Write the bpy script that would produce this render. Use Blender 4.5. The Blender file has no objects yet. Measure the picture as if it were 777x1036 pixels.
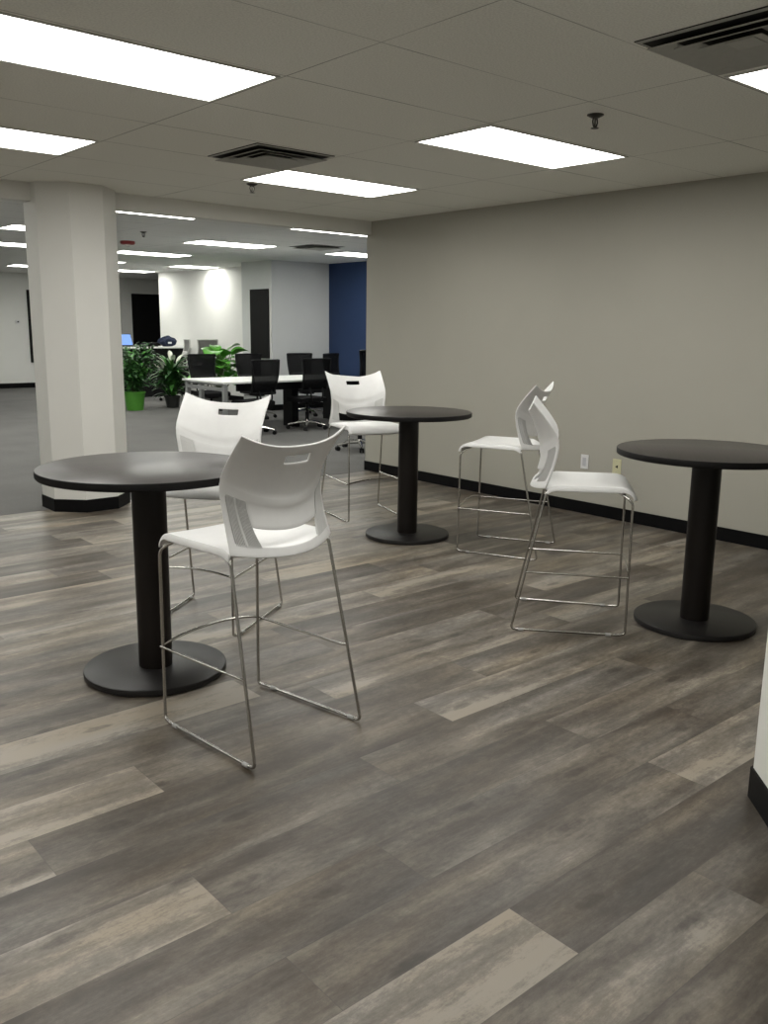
import bpy, bmesh, math, random
from mathutils import Vector, Matrix
random.seed(7)
PI = math.pi
SC = bpy.context.scene
COL = SC.collection

# ------------------------------------------------------------------ materials
def new_mat(name):
    m = bpy.data.materials.new(name); m.use_nodes = True
    nt = m.node_tree; b = nt.nodes['Principled BSDF']
    return m, nt, b
def N(nt, t, **kw):
    n = nt.nodes.new(t)
    for k, v in kw.items(): setattr(n, k, v)
    return n
def noise_mat(name, col, rough=0.5, metal=0.0, var=0.06, scale=30.0, bump=0.0, bscale=200.0, coat=0.0, spec=None, stretch=None):
    """plain procedural material: colour slightly varied by noise, optional fine bump"""
    m, nt, b = new_mat(name)
    tc = N(nt, 'ShaderNodeTexCoord')
    mp = N(nt, 'ShaderNodeMapping')
    if stretch: mp.inputs['Scale'].default_value = stretch
    nt.links.new(tc.outputs['Object'], mp.inputs[0])
    no = N(nt, 'ShaderNodeTexNoise'); no.inputs['Scale'].default_value = scale; no.inputs['Detail'].default_value = 4
    nt.links.new(mp.outputs[0], no.inputs['Vector'])
    cr = N(nt, 'ShaderNodeValToRGB')
    c0 = [max(0, c * (1 - var)) for c in col]; c1 = [min(1, c * (1 + var)) for c in col]
    cr.color_ramp.elements[0].position = .3; cr.color_ramp.elements[1].position = .7
    cr.color_ramp.elements[0].color = (*c0, 1); cr.color_ramp.elements[1].color = (*c1, 1)
    nt.links.new(no.outputs['Fac'], cr.inputs[0]); nt.links.new(cr.outputs[0], b.inputs['Base Color'])
    b.inputs['Roughness'].default_value = rough; b.inputs['Metallic'].default_value = metal
    if coat: b.inputs['Coat Weight'].default_value = coat; b.inputs['Coat Roughness'].default_value = .2
    if spec is not None: b.inputs['Specular IOR Level'].default_value = spec
    if bump:
        n2 = N(nt, 'ShaderNodeTexNoise'); n2.inputs['Scale'].default_value = bscale; n2.inputs['Detail'].default_value = 3
        nt.links.new(mp.outputs[0], n2.inputs['Vector'])
        bp = N(nt, 'ShaderNodeBump'); bp.inputs['Strength'].default_value = bump; bp.inputs['Distance'].default_value = .002
        nt.links.new(n2.outputs['Fac'], bp.inputs['Height']); nt.links.new(bp.outputs[0], b.inputs['Normal'])
    return m

M = {}
M['plastic_white'] = noise_mat('white_polypropylene', (.70, .70, .695), .38, var=.015, bump=.08, bscale=600, spec=.45)
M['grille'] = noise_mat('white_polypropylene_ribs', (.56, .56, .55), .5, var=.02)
M['chrome'] = noise_mat('chromed_steel', (.50, .49, .47), .20, metal=1.0, var=.03)
M['glide'] = noise_mat('clear_glide', (.35, .35, .34), .35, var=.03)
M['espresso_top'] = noise_mat('espresso_laminate', (.026, .022, .021), .32, var=.35, scale=6, stretch=(1, 14, 1), spec=.36)
M['espresso_edge'] = noise_mat('black_edge_band', (.005, .0045, .0045), .45, var=.1, spec=.15)
M['black_metal'] = noise_mat('black_powder_coat', (.008, .006, .005), .42, var=.15, scale=8, stretch=(1, 1, .08), spec=.25)
M['black_base'] = noise_mat('black_base_plate', (.012, .011, .011), .40, var=.15, scale=12, spec=.33)
M['wall_beige'] = noise_mat('beige_wall_paint', (.388, .376, .326), .75, var=.015, scale=2.5, bump=.15, bscale=120, spec=.25)
M['wall_white'] = noise_mat('white_wall_paint', (.72, .715, .68), .75, var=.015, scale=2.5, bump=.15, bscale=120, spec=.25)
M['wall_office'] = noise_mat('office_wall_paint', (.80, .80, .77), .75, var=.015, scale=2.5, spec=.25)
M['wall_grey'] = noise_mat('pale_grey_wall_paint', (.62, .63, .63), .75, var=.015, scale=2.5, spec=.25)
M['wall_blue'] = noise_mat('navy_blue_wall_paint', (.021, .044, .115), .6, var=.04, scale=2.5, spec=.3)
M['base_black'] = noise_mat('black_vinyl_base', (.004, .004, .0045), .5, var=.1, spec=.12)
M['door_black'] = noise_mat('black_door_paint', (.008, .008, .008), .6, var=.1, spec=.15)
M['light_frame'] = noise_mat('white_enamel_trim', (.55, .55, .52), .5, var=.02)
M['vent'] = noise_mat('vent_enamel', (.36, .36, .33), .5, var=.04)
M['vent_dark'] = noise_mat('vent_plenum', (.03, .03, .028), .9, var=.2)
M['sprinkler'] = noise_mat('bronze_sprinkler', (.04, .037, .03), .4, metal=.6, var=.2)
M['alarm_red'] = noise_mat('red_alarm_housing', (.30, .03, .03), .45, var=.1)
M['clear_white'] = noise_mat('clear_strobe_lens', (.8, .8, .78), .2, var=.02)
M['outlet_white'] = noise_mat('white_plate', (.72, .72, .72), .4, var=.02)
M['outlet_grey'] = noise_mat('switch_rocker', (.50, .50, .53), .4, var=.02)
M['outlet_ivory'] = noise_mat('ivory_plate', (.60, .58, .38), .45, var=.03)
M['dark'] = noise_mat('black_plastic', (.006, .006, .007), .5, var=.15, spec=.2)
M['desk_white'] = noise_mat('white_laminate', (.75, .76, .74), .35, var=.015)
M['silver'] = noise_mat('silver_painted_steel', (.32, .33, .33), .4, metal=.3, var=.04)
M['chair_black'] = noise_mat('black_upholstery', (.007, .007, .008), .85, var=.25, scale=120, spec=.15)
M['frame_light'] = noise_mat('pale_grey_plastic', (.50, .51, .48), .45, var=.03)
M['mesh_light'] = noise_mat('grey_seat_mesh', (.20, .20, .19), .8, var=.3, scale=160)
M['pot_green'] = noise_mat('lime_green_pot', (.065, .24, .025), .4, var=.08)
M['pot_dark'] = noise_mat('dark_planter', (.02, .022, .02), .5, var=.15)
M['leaf_dark'] = noise_mat('dark_foliage', (.022, .085, .020), .42, var=.75, scale=9)
M['leaf_mid'] = noise_mat('mid_foliage', (.05, .17, .03), .42, var=.6, scale=9)
M['leaf_bright'] = noise_mat('bright_foliage', (.075, .27, .03), .40, var=.45, scale=7)
M['blossom'] = noise_mat('white_blossom', (.75, .77, .66), .5, var=.08)
M['stem'] = noise_mat('plant_stem', (.06, .09, .03), .6, var=.3)
M['soil'] = noise_mat('potting_soil', (.02, .015, .01), .95, var=.4, scale=80)
M['navy'] = noise_mat('navy_fabric', (.010, .018, .05), .8, var=.35, scale=40, bump=.3, bscale=60)
M['paper'] = noise_mat('white_paper', (.75, .76, .78), .6, var=.02)

def carpet_mat():
    m, nt, b = new_mat('grey_carpet_tile')
    tc = N(nt, 'ShaderNodeTexCoord')
    n1 = N(nt, 'ShaderNodeTexNoise'); n1.inputs['Scale'].default_value = 90; n1.inputs['Detail'].default_value = 6
    n2 = N(nt, 'ShaderNodeTexNoise'); n2.inputs['Scale'].default_value = 1.4; n2.inputs['Detail'].default_value = 3
    nt.links.new(tc.outputs['Object'], n1.inputs['Vector']); nt.links.new(tc.outputs['Object'], n2.inputs['Vector'])
    br = N(nt, 'ShaderNodeTexBrick'); br.offset = 0; br.inputs['Scale'].default_value = 1.0
    br.inputs['Brick Width'].default_value = .61; br.inputs['Row Height'].default_value = .61; br.inputs['Mortar Size'].default_value = .003
    br.inputs['Color1'].default_value = (.46, .46, .46, 1); br.inputs['Color2'].default_value = (.54, .54, .54, 1); br.inputs['Mortar'].default_value = (.42, .42, .42, 1)
    nt.links.new(tc.outputs['Object'], br.inputs['Vector'])
    a = N(nt, 'ShaderNodeMath', operation='MULTIPLY_ADD'); a.inputs[1].default_value = .5; nt.links.new(n1.outputs['Fac'], a.inputs[0])
    c = N(nt, 'ShaderNodeMath', operation='MULTIPLY_ADD'); c.inputs[1].default_value = .3; nt.links.new(n2.outputs['Fac'], c.inputs[0]); nt.links.new(a.outputs[0], c.inputs[2])
    a.inputs[2].default_value = -.15
    d = N(nt, 'ShaderNodeMath', operation='MULTIPLY_ADD'); d.inputs[1].default_value = .5; nt.links.new(br.outputs['Color'], d.inputs[0]); nt.links.new(c.outputs[0], d.inputs[2])
    cr = N(nt, 'ShaderNodeValToRGB'); cr.color_ramp.elements[0].position = .25; cr.color_ramp.elements[1].position = .75
    cr.color_ramp.elements[0].color = (.095, .094, .091, 1); cr.color_ramp.elements[1].color = (.185, .182, .176, 1)
    nt.links.new(d.outputs[0], cr.inputs[0]); nt.links.new(cr.outputs[0], b.inputs['Base Color'])
    b.inputs['Roughness'].default_value = .95; b.inputs['Specular IOR Level'].default_value = .1
    bp = N(nt, 'ShaderNodeBump'); bp.inputs['Strength'].default_value = .5; bp.inputs['Distance'].default_value = .004
    nt.links.new(n1.outputs['Fac'], bp.inputs['Height']); nt.links.new(bp.outputs[0], b.inputs['Normal'])
    return m
M['carpet'] = carpet_mat()

def tile_mat(name, col, x0, y0, px, py, lw=.006):
    """suspended ceiling tiles: speckled mineral board with thin dark joints, laid out in metres"""
    m, nt, b = new_mat(name)
    tc = N(nt, 'ShaderNodeTexCoord'); sp = N(nt, 'ShaderNodeSeparateXYZ'); nt.links.new(tc.outputs['Object'], sp.inputs[0])
    def line(out, o, p, w):
        s = N(nt, 'ShaderNodeMath', operation='SUBTRACT'); nt.links.new(out, s.inputs[0]); s.inputs[1].default_value = o
        w1 = N(nt, 'ShaderNodeMath', operation='PINGPONG'); nt.links.new(s.outputs[0], w1.inputs[0]); w1.inputs[1].default_value = p / 2
        l = N(nt, 'ShaderNodeMath', operation='LESS_THAN'); nt.links.new(w1.outputs[0], l.inputs[0]); l.inputs[1].default_value = w / 2
        return l.outputs[0]
    lx = line(sp.outputs[0], x0, px, lw); ly = line(sp.outputs[1], y0, py, lw)
    mx = N(nt, 'ShaderNodeMath', operation='MAXIMUM'); nt.links.new(lx, mx.inputs[0]); nt.links.new(ly, mx.inputs[1])
    # broken, uneven joint: some stretches of it close up
    nj = N(nt, 'ShaderNodeTexNoise'); nj.inputs['Scale'].default_value = 1.3; nt.links.new(tc.outputs['Object'], nj.inputs['Vector'])
    mr = N(nt, 'ShaderNodeMapRange'); mr.inputs['From Min'].default_value = .35; mr.inputs['From Max'].default_value = .65
    mr.inputs['To Min'].default_value = .25; mr.inputs['To Max'].default_value = .9
    nt.links.new(nj.outputs['Fac'], mr.inputs['Value'])
    mm = N(nt, 'ShaderNodeMath', operation='MULTIPLY'); nt.links.new(mx.outputs[0], mm.inputs[0]); nt.links.new(mr.outputs[0], mm.inputs[1])
    n1 = N(nt, 'ShaderNodeTexNoise'); n1.inputs['Scale'].default_value = 120; n1.inputs['Detail'].default_value = 3; nt.links.new(tc.outputs['Object'], n1.inputs['Vector'])
    cr = N(nt, 'ShaderNodeValToRGB'); cr.color_ramp.elements[0].position = .3; cr.color_ramp.elements[1].position = .62
    cr.color_ramp.elements[0].color = (*[c * .84 for c in col], 1); cr.color_ramp.elements[1].color = (*col, 1)
    nt.links.new(n1.outputs['Fac'], cr.inputs[0])
    mix = N(nt, 'ShaderNodeMix', data_type='RGBA'); nt.links.new(mm.outputs[0], mix.inputs['Factor'])
    nt.links.new(cr.outputs[0], mix.inputs['A']); mix.inputs['B'].default_value = (.05, .048, .042, 1)
    nt.links.new(mix.outputs['Result'], b.inputs['Base Color'])
    b.inputs['Roughness'].default_value = .9; b.inputs['Specular IOR Level'].default_value = .1
    return m

def plank_mat():
    m, nt, b = new_mat('grey_oak_vinyl_plank')
    L = nt.links
    at = N(nt, 'ShaderNodeAttribute', attribute_name='plank')      # r: tone, g,b: pattern offset
    uv = N(nt, 'ShaderNodeUVMap', uv_map='UVMap')                  # metres along / across the plank
    sep = N(nt, 'ShaderNodeSeparateColor'); L.new(at.outputs['Color'], sep.inputs[0])
    sc = N(nt, 'ShaderNodeVectorMath', operation='MULTIPLY'); sc.inputs[1].default_value = (0, 60, 40); L.new(at.outputs['Color'], sc.inputs[0])
    ad = N(nt, 'ShaderNodeVectorMath', operation='ADD'); L.new(uv.outputs[0], ad.inputs[0]); L.new(sc.outputs[0], ad.inputs[1])
    def tex(scale, sx, sy, detail, rough=.55, dist=0):
        mp = N(nt, 'ShaderNodeMapping'); mp.inputs['Scale'].default_value = (sx, sy, 1); L.new(ad.outputs[0], mp.inputs[0])
        n = N(nt, 'ShaderNodeTexNoise'); n.inputs['Scale'].default_value = scale; n.inputs['Detail'].default_value = detail
        n.inputs['Roughness'].default_value = rough; n.inputs['Distortion'].default_value = dist
        L.new(mp.outputs[0], n.inputs['Vector']); return n.outputs['Fac']
    big = tex(1, 1.5, 8.5, 3, .5, .3)      # broad cloudy streaks
    mid = tex(1, 5.0, 42, 7, .72, .5)        # grain bands
    blot = tex(1, 5.5, 9.0, 7, .74, .8)      # blotches, weathered patches
    fine = tex(1, 13, 105, 5, .8)
    pore = tex(1, 34, 62, 7, .9)             # mottling
    def madd(x, k, y):
        n = N(nt, 'ShaderNodeMath', operation='MULTIPLY_ADD'); L.new(x, n.inputs[0]); n.inputs[1].default_value = k
        if isinstance(y, float): n.inputs[2].default_value = y
        else: L.new(y, n.inputs[2])
        return n.outputs[0]
    v = madd(big, 1.6, -1.985)
    v = madd(mid, .55, v); v = madd(blot, .70, v); v = madd(fine, .50, v); v = madd(pore, .80, v)
    v = madd(sep.outputs[0], .98, v)
    # knots with rings
    mp = N(nt, 'ShaderNodeMapping'); mp.inputs['Scale'].default_value = (1.3, 3.6, 1); L.new(ad.outputs[0], mp.inputs[0])
    vo = N(nt, 'ShaderNodeTexVoronoi', voronoi_dimensions='2D'); vo.inputs['Scale'].default_value = 1.0; L.new(mp.outputs[0], vo.inputs['Vector'])
    kn = N(nt, 'ShaderNodeMapRange'); kn.inputs['From Min'].default_value = .0; kn.inputs['From Max'].default_value = .10
    kn.inputs['To Min'].default_value = -.75; kn.inputs['To Max'].default_value = 0; L.new(vo.outputs['Distance'], kn.inputs['Value'])
    w = N(nt, 'ShaderNodeTexNoise'); w.inputs['Scale'].default_value = 40; L.new(ad.outputs[0], w.inputs['Vector'])
    kk = N(nt, 'ShaderNodeMath', operation='MULTIPLY'); L.new(kn.outputs[0], kk.inputs[0]); L.new(w.outputs['Fac'], kk.inputs[1])
    # grain rings that bend round the knots
    ph = N(nt, 'ShaderNodeMath', operation='MULTIPLY_ADD'); L.new(vo.outputs['Distance'], ph.inputs[0]); ph.inputs[1].default_value = 85
    dm = N(nt, 'ShaderNodeMath', operation='MULTIPLY'); L.new(blot, dm.inputs[0]); dm.inputs[1].default_value = 14; L.new(dm.outputs[0], ph.inputs[2])
    sn = N(nt, 'ShaderNodeMath', operation='SINE'); L.new(ph.outputs[0], sn.inputs[0])
    fo = N(nt, 'ShaderNodeMapRange'); fo.inputs['From Min'].default_value = .05; fo.inputs['From Max'].default_value = .25
    fo.inputs['To Min'].default_value = .05; fo.inputs['To Max'].default_value = .015; L.new(vo.outputs['Distance'], fo.inputs['Value'])
    rg = N(nt, 'ShaderNodeMath', operation='MULTIPLY'); L.new(sn.outputs[0], rg.inputs[0]); L.new(fo.outputs[0], rg.inputs[1])
    v2 = N(nt, 'ShaderNodeMath', operation='ADD'); L.new(v, v2.inputs[0]); L.new(rg.outputs[0], v2.inputs[1]); v = v2.outputs[0]
    s2 = N(nt, 'ShaderNodeMath', operation='ADD'); L.new(v, s2.inputs[0]); L.new(kk.outputs[0], s2.inputs[1])
    cr = N(nt, 'ShaderNodeValToRGB'); e = cr.color_ramp.elements
    e[0].position = 0.0; e[0].color = (.034, .027, .020, 1)
    e[1].position = 1.0; e[1].color = (.27, .236, .192, 1)
    for p, c in [(.25, (.054, .044, .034)), (.5, (.092, .078, .063)), (.8, (.165, .145, .118))]:
        q = cr.color_ramp.elements.new(p); q.color = (*c, 1)
    L.new(s2.outputs[0], cr.inputs[0])
    # hue drift between brown and grey
    hn = tex(1, 1.2, 5, 2); hs = N(nt, 'ShaderNodeHueSaturation'); L.new(cr.outputs[0], hs.inputs['Color'])
    hr = N(nt, 'ShaderNodeMapRange'); hr.inputs['From Min'].default_value = .3; hr.inputs['From Max'].default_value = .7
    hr.inputs['To Min'].default_value = .70; hr.inputs['To Max'].default_value = 1.35; L.new(hn, hr.inputs['Value']); L.new(hr.outputs[0], hs.inputs['Saturation'])
    # bevelled joints
    sx = N(nt, 'ShaderNodeSeparateXYZ'); L.new(uv.outputs[0], sx.inputs[0])
    def near(o, length):
        p = N(nt, 'ShaderNodeMath', operation='PINGPONG'); L.new(o, p.inputs[0]); p.inputs[1].default_value = length / 2
        l = N(nt, 'ShaderNodeMath', operation='LESS_THAN'); L.new(p.outputs[0], l.inputs[0]); l.inputs[1].default_value = .0012
        return l.outputs[0]
    mx = N(nt, 'ShaderNodeMath', operation='MAXIMUM'); L.new(near(sx.outputs[0], 1.575), mx.inputs[0]); L.new(near(sx.outputs[1], .2285), mx.inputs[1])
    mix = N(nt, 'ShaderNodeMix', data_type='RGBA'); mf = N(nt, 'ShaderNodeMath', operation='MULTIPLY'); L.new(mx.outputs[0], mf.inputs[0]); mf.inputs[1].default_value = .55
    L.new(mf.outputs[0], mix.inputs['Factor']); L.new(hs.outputs[0], mix.inputs['A']); mix.inputs['B'].default_value = (.05, .043, .036, 1)
    L.new(mix.outputs['Result'], b.inputs['Base Color'])
    rr = N(nt, 'ShaderNodeMapRange'); rr.inputs['To Min'].default_value = .36; rr.inputs['To Max'].default_value = .50; L.new(mid, rr.inputs['Value']); L.new(rr.outputs[0], b.inputs['Roughness'])
    b.inputs['Specular IOR Level'].default_value = .50
    bp = N(nt, 'ShaderNodeBump'); bp.inputs['Strength'].default_value = .25; bp.inputs['Distance'].default_value = .0008
    L.new(fine, bp.inputs['Height']); L.new(bp.outputs[0], b.inputs['Normal'])
    return m
M['plank'] = plank_mat()

def emit_mat(name, col, s):
    m, nt, b = new_mat(name)
    nt.nodes.remove(b); e = N(nt, 'ShaderNodeEmission'); e.inputs[1].default_value = s
    tc = N(nt, 'ShaderNodeTexCoord'); n = N(nt, 'ShaderNodeTexNoise'); n.inputs['Scale'].default_value = 300
    nt.links.new(tc.outputs['Object'], n.inputs['Vector'])
    cr = N(nt, 'ShaderNodeValToRGB'); cr.color_ramp.elements[0].color = (*[c * .97 for c in col], 1); cr.color_ramp.elements[1].color = (*col, 1)
    nt.links.new(n.outputs['Fac'], cr.inputs[0]); nt.links.new(cr.outputs[0], e.inputs[0])
    nt.links.new(e.outputs[0], nt.nodes['Material Output'].inputs['Surface'])
    return m
M['lens'] = emit_mat('lit_acrylic_diffuser', (1.0, .985, .93), 11.5)
M['lens_far'] = emit_mat('lit_acrylic_diffuser_office', (1.0, 1.0, .93), 16)
M['screen'] = emit_mat('lit_laptop_screen', (.28, .48, 1.0), 1.1)

def mesh_net():
    m, nt, b = new_mat('black_mesh_fabric')
    b.inputs['Base Color'].default_value = (.005, .005, .006, 1); b.inputs['Roughness'].default_value = .8; b.inputs['Specular IOR Level'].default_value = .15
    tc = N(nt, 'ShaderNodeTexCoord'); w = N(nt, 'ShaderNodeTexNoise'); w.inputs['Scale'].default_value = 500
    nt.links.new(tc.outputs['Object'], w.inputs['Vector'])
    mr = N(nt, 'ShaderNodeMapRange'); mr.inputs['To Min'].default_value = .72; mr.inputs['To Max'].default_value = .96
    nt.links.new(w.outputs['Fac'], mr.inputs['Value']); nt.links.new(mr.outputs[0], b.inputs['Alpha'])
    return m
M['net'] = mesh_net()

# ------------------------------------------------------------------ object helpers
def tag(o, label=None, cat=None, group=None, kind=None):
    if label: o['label'] = label
    if cat: o['category'] = cat
    if group: o['group'] = group
    if kind: o['kind'] = kind
    return o
def empty(name, loc=(0, 0, 0), rz=0.0):
    o = bpy.data.objects.new(name, None); COL.objects.link(o); o.location = loc; o.rotation_euler = (0, 0, rz); o.empty_display_size = .1
    return o
def obj(name, bm, mat, parent=None, smooth=False, loc=None):
    me = bpy.data.meshes.new(name); bm.normal_update(); bm.to_mesh(me); bm.free()
    for m in (mat if isinstance(mat, (list, tuple)) else [mat]): me.materials.append(m)
    if smooth:
        for p in me.polygons: p.use_smooth = True
        try: me.set_sharp_from_angle(angle=math.radians(38))
        except Exception: pass
    o = bpy.data.objects.new(name, me); COL.objects.link(o)
    if parent: o.parent = parent
    if loc: o.location = loc
    return o
def copy_tree(o, parent=None):
    c = o.copy(); COL.objects.link(c); c.parent = parent
    for ch in list(o.children): copy_tree(ch, c)
    return c
def box(bm, lo, hi, bevel=0.0, mi=0):
    vs = [bm.verts.new((x, y, z)) for x in (lo[0], hi[0]) for y in (lo[1], hi[1]) for z in (lo[2], hi[2])]
    fs = []
    for q in ((0, 1, 3, 2), (4, 6, 7, 5), (0, 4, 5, 1), (2, 3, 7, 6), (0, 2, 6, 4), (1, 5, 7, 3)):
        f = bm.faces.new([vs[i] for i in q]); f.material_index = mi; fs.append(f)
    if bevel:
        es = list({e for f in fs for e in f.edges})
        bmesh.ops.bevel(bm, geom=es, offset=bevel, segments=2, affect='EDGES', profile=.6, clamp_overlap=True)
    return bm
def prism(bm, pts, z0, z1, mi=0):
    a = [bm.verts.new((x, y, z0)) for x, y in pts]; b = [bm.verts.new((x, y, z1)) for x, y in pts]
    n = len(pts)
    bm.faces.new(a[::-1]).material_index = mi; bm.faces.new(b).material_index = mi
    for i in range(n): bm.faces.new((a[i], a[(i + 1) % n], b[(i + 1) % n], b[i])).material_index = mi
    return bm
def lathe(bm, prof, seg=48, c=(0, 0, 0), mi=0):
    rings = []
    for r, z in prof:
        if r < 1e-6: rings.append([bm.verts.new((c[0], c[1], c[2] + z))])
        else: rings.append([bm.verts.new((c[0] + r * math.cos(2 * PI * i / seg), c[1] + r * math.sin(2 * PI * i / seg), c[2] + z)) for i in range(seg)])
    for a, b in zip(rings, rings[1:]):
        for i in range(seg):
            j = (i + 1) % seg
            if len(a) == 1 and len(b) == 1: continue
            if len(a) == 1: f = bm.faces.new((a[0], b[j], b[i]))
            elif len(b) == 1: f = bm.faces.new((a[i], a[j], b[0]))
            else: f = bm.faces.new((a[i], a[j], b[j], b[i]))
            f.material_index = mi
    return bm
def fillet(pts, r, n=5):
    P = [Vector(p) for p in pts]; out = [P[0]]
    for i in range(1, len(P) - 1):
        a, b, c = P[i - 1], P[i], P[i + 1]
        d1, d2 = (a - b), (c - b); l = min(r, d1.length * .45, d2.length * .45)
        p0, p2 = b + d1.normalized() * l, b + d2.normalized() * l
        for k in range(n + 1):
            t = k / n; out.append((1 - t) ** 2 * p0 + 2 * t * (1 - t) * b + t * t * p2)
    out.append(P[-1]); return out
def tube(bm, pts, r, seg=10, rf=0.0, rs=None, cap=True):
    P = fillet(pts, rf) if rf else [Vector(p) for p in pts]
    rings = []; up = None
    for i, p in enumerate(P):
        t = (P[min(i + 1, len(P) - 1)] - P[max(i - 1, 0)]).normalized()
        if up is None:
            up = Vector((0, 0, 1)) if abs(t.z) < .9 else Vector((1, 0, 0))
        s = t.cross(up).normalized(); up = s.cross(t).normalized()
        rr = rs[i] if rs else r
        rings.append([bm.verts.new(p + (s * math.cos(2 * PI * k / seg) + up * math.sin(2 * PI * k / seg)) * rr) for k in range(seg)])
    for a, b in zip(rings, rings[1:]):
        for k in range(seg): bm.faces.new((a[k], a[(k + 1) % seg], b[(k + 1) % seg], b[k]))
    if cap:
        bm.faces.new(rings[0]); bm.faces.new(rings[-1][::-1])
    return bm
def struct(name, bm, mat, label=None, smooth=False):
    bmesh.ops.recalc_face_normals(bm, faces=bm.faces[:])
    o = obj(name, bm, mat, smooth=smooth); o['kind'] = 'structure'
    if label: o['label'] = label
    return o
def nb(): return bmesh.new()

# ------------------------------------------------------------------ measures of the place
CEIL, CEIL2 = 2.592, 2.69
WX = 6.112            # beige wall face
LY = 7.31             # line where vinyl meets carpet
GX, GY = 3.700, 3.442 # ceiling grid origin
TX, TY = 1.31, .6375

# vinyl plank floor: every plank a face with its own tone
def build_floor():
    bm = nb(); uvl = bm.loops.layers.uv.new('UVMap'); cl = bm.loops.layers.float_color.new('plank')
    w, Lp = .2285, 1.575; y0 = 1.137
    joints = {-1: 2.184, 0: 1.647, 1: 2.655, 2: 1.565, 3: 1.066, 4: .30, 5: .775, 6: 1.223, 7: .55, 8: 1.9, 9: .9, 10: 2.4, 11: 1.62, 12: .7, 13: 2.05, 14: 1.3, -2: .9, -3: 1.5}
    # plank k of a row lies to the right of its k-th joint
    tones = {(0, -1): .82, (0, 0): .26, (0, 1): .5, (1, -1): .40, (1, 0): .86, (2, -1): .36, (2, 0): .42, (2, 1): .48, (3, -1): .78, (3, 0): .40, (3, 1): .50,
             (4, -1): .36, (4, 0): .34, (4, 1): .46, (5, -1): .66, (5, 0): .28, (5, 1): .74, (5, 2): .40, (6, -1): .74, (6, 0): .36, (6, 1): .52, (-1, -1): .56, (-1, 0): .34,
             (7, -1): .5, (7, 0): .44, (7, 1): .62, (8, 0): .6, (8, 1): .38, (9, 0): .5, (-2, 0): .48, (-3, 0): .38}
    rnd = random.Random(11)
    x_lo, x_hi, ylo, yhi = -3.3, WX, -2.6, LY
    r = int(math.floor((ylo - y0) / w))
    while y0 + r * w < yhi:
        j = joints.get(r, rnd.random() * Lp)
        k = int(math.floor((x_lo - j) / Lp))
        while j + k * Lp < x_hi:
            xa, xb = max(x_lo, j + k * Lp), min(x_hi, j + (k + 1) * Lp)
            ya, yb = max(ylo, y0 + r * w), min(yhi, y0 + (r + 1) * w)
            g, h = rnd.random(), rnd.random()
            tn = tones.get((r, k), min(.9, max(.12, rnd.gauss(.5, .17))))
            if xb > xa and yb > ya:
                f = bm.faces.new([bm.verts.new(p) for p in ((xa, ya, 0), (xb, ya, 0), (xb, yb, 0), (xa, yb, 0))])
                for lp in f.loops:
                    lp[uvl].uv = (lp.vert.co.x - (j + k * Lp), lp.vert.co.y - (y0 + r * w)); lp[cl] = (tn, g, h, 1)
            k += 1
        r += 1
    o = obj('floor', bm, M['plank']); tag(o, kind='structure', label='grey brown wood-look vinyl plank floor'); return o
build_floor()
bm = nb(); box(bm, (-3.3, LY, -.05), (13.2, 22.2, .002)); struct('floor_carpet', bm, M['carpet'], 'dark grey carpet of the open office')
# ceilings
M['ceil'] = tile_mat('ceiling_tile', (.86, .86, .80), GX, GY, TX, TY)
M['ceil2'] = tile_mat('ceiling_tile_office', (.84, .84, .82), 3.87, 8.80, 1.275, .6375)
bm = nb(); box(bm, (-3.3, -2.6, CEIL), (WX + .14, 7.30, CEIL + .1)); struct('ceiling', bm, M['ceil'], 'tiled suspended ceiling over the bar tables')
bm = nb(); box(bm, (-3.3, 7.40, CEIL2), (13.2, 22.2, CEIL2 + .1)); struct('ceiling_office', bm, M['ceil2'], 'tiled suspended ceiling of the open office')
# header beam over the opening
bm = nb(); box(bm, (-3.3, 7.30, 2.460), (WX + .14, 7.42, 2.95)); struct('wall_header', bm, M['wall_white'], 'white soffit beam over the opening to the office')
# walls
bm = nb(); box(bm, (WX, -2.6, 0), (WX + .14, 7.37, CEIL + .05)); struct('wall_right', bm, M['wall_beige'], 'long beige wall behind the bar tables')
bm = nb(); box(bm, (-3.3, -2.7, 0), (WX + .14, -2.6, CEIL + .05)); struct('wall_back', bm, M['wall_white'])
bm = nb(); box(bm, (-3.4, -2.7, 0), (-3.3, 22.2, CEIL2 + .05)); struct('wall_left', bm, M['wall_white'])
bm = nb(); box(bm, (-3.3, 22.0, 0), (13.2, 22.1, CEIL2 + .05)); struct('wall_far', bm, M['wall_office'], 'pale end wall of the open office')
bm = nb(); box(bm, (9.75, 14.70, 0), (10.1, 19.22, CEIL2 + .05)); struct('wall_lit', bm, M['wall_office'], 'white office wall brightly washed by ceiling lights')
bm = nb(); box(bm, (9.18, 13.75, 0), (10.48, 14.75, CEIL2 + .05)); struct('wall_corner', bm, M['wall_grey'], 'projecting pale wall block carrying the tall black panel')
bm = nb(); box(bm, (10.48, 7.0, 0), (10.6, 15.0, CEIL2 + .05)); struct('wall_blue', bm, M['wall_blue'], 'navy blue accent wall at the end of the office')
bm = nb(); box(bm, (13.1, 7.0, 0), (13.2, 22.1, CEIL2 + .05)); struct('wall_end', bm, M['wall_office'])
bm = nb(); box(bm, (WX + .14, 7.2, 0), (13.2, 7.3, CEIL2 + .05)); struct('wall_side', bm, M['wall_office'])
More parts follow.
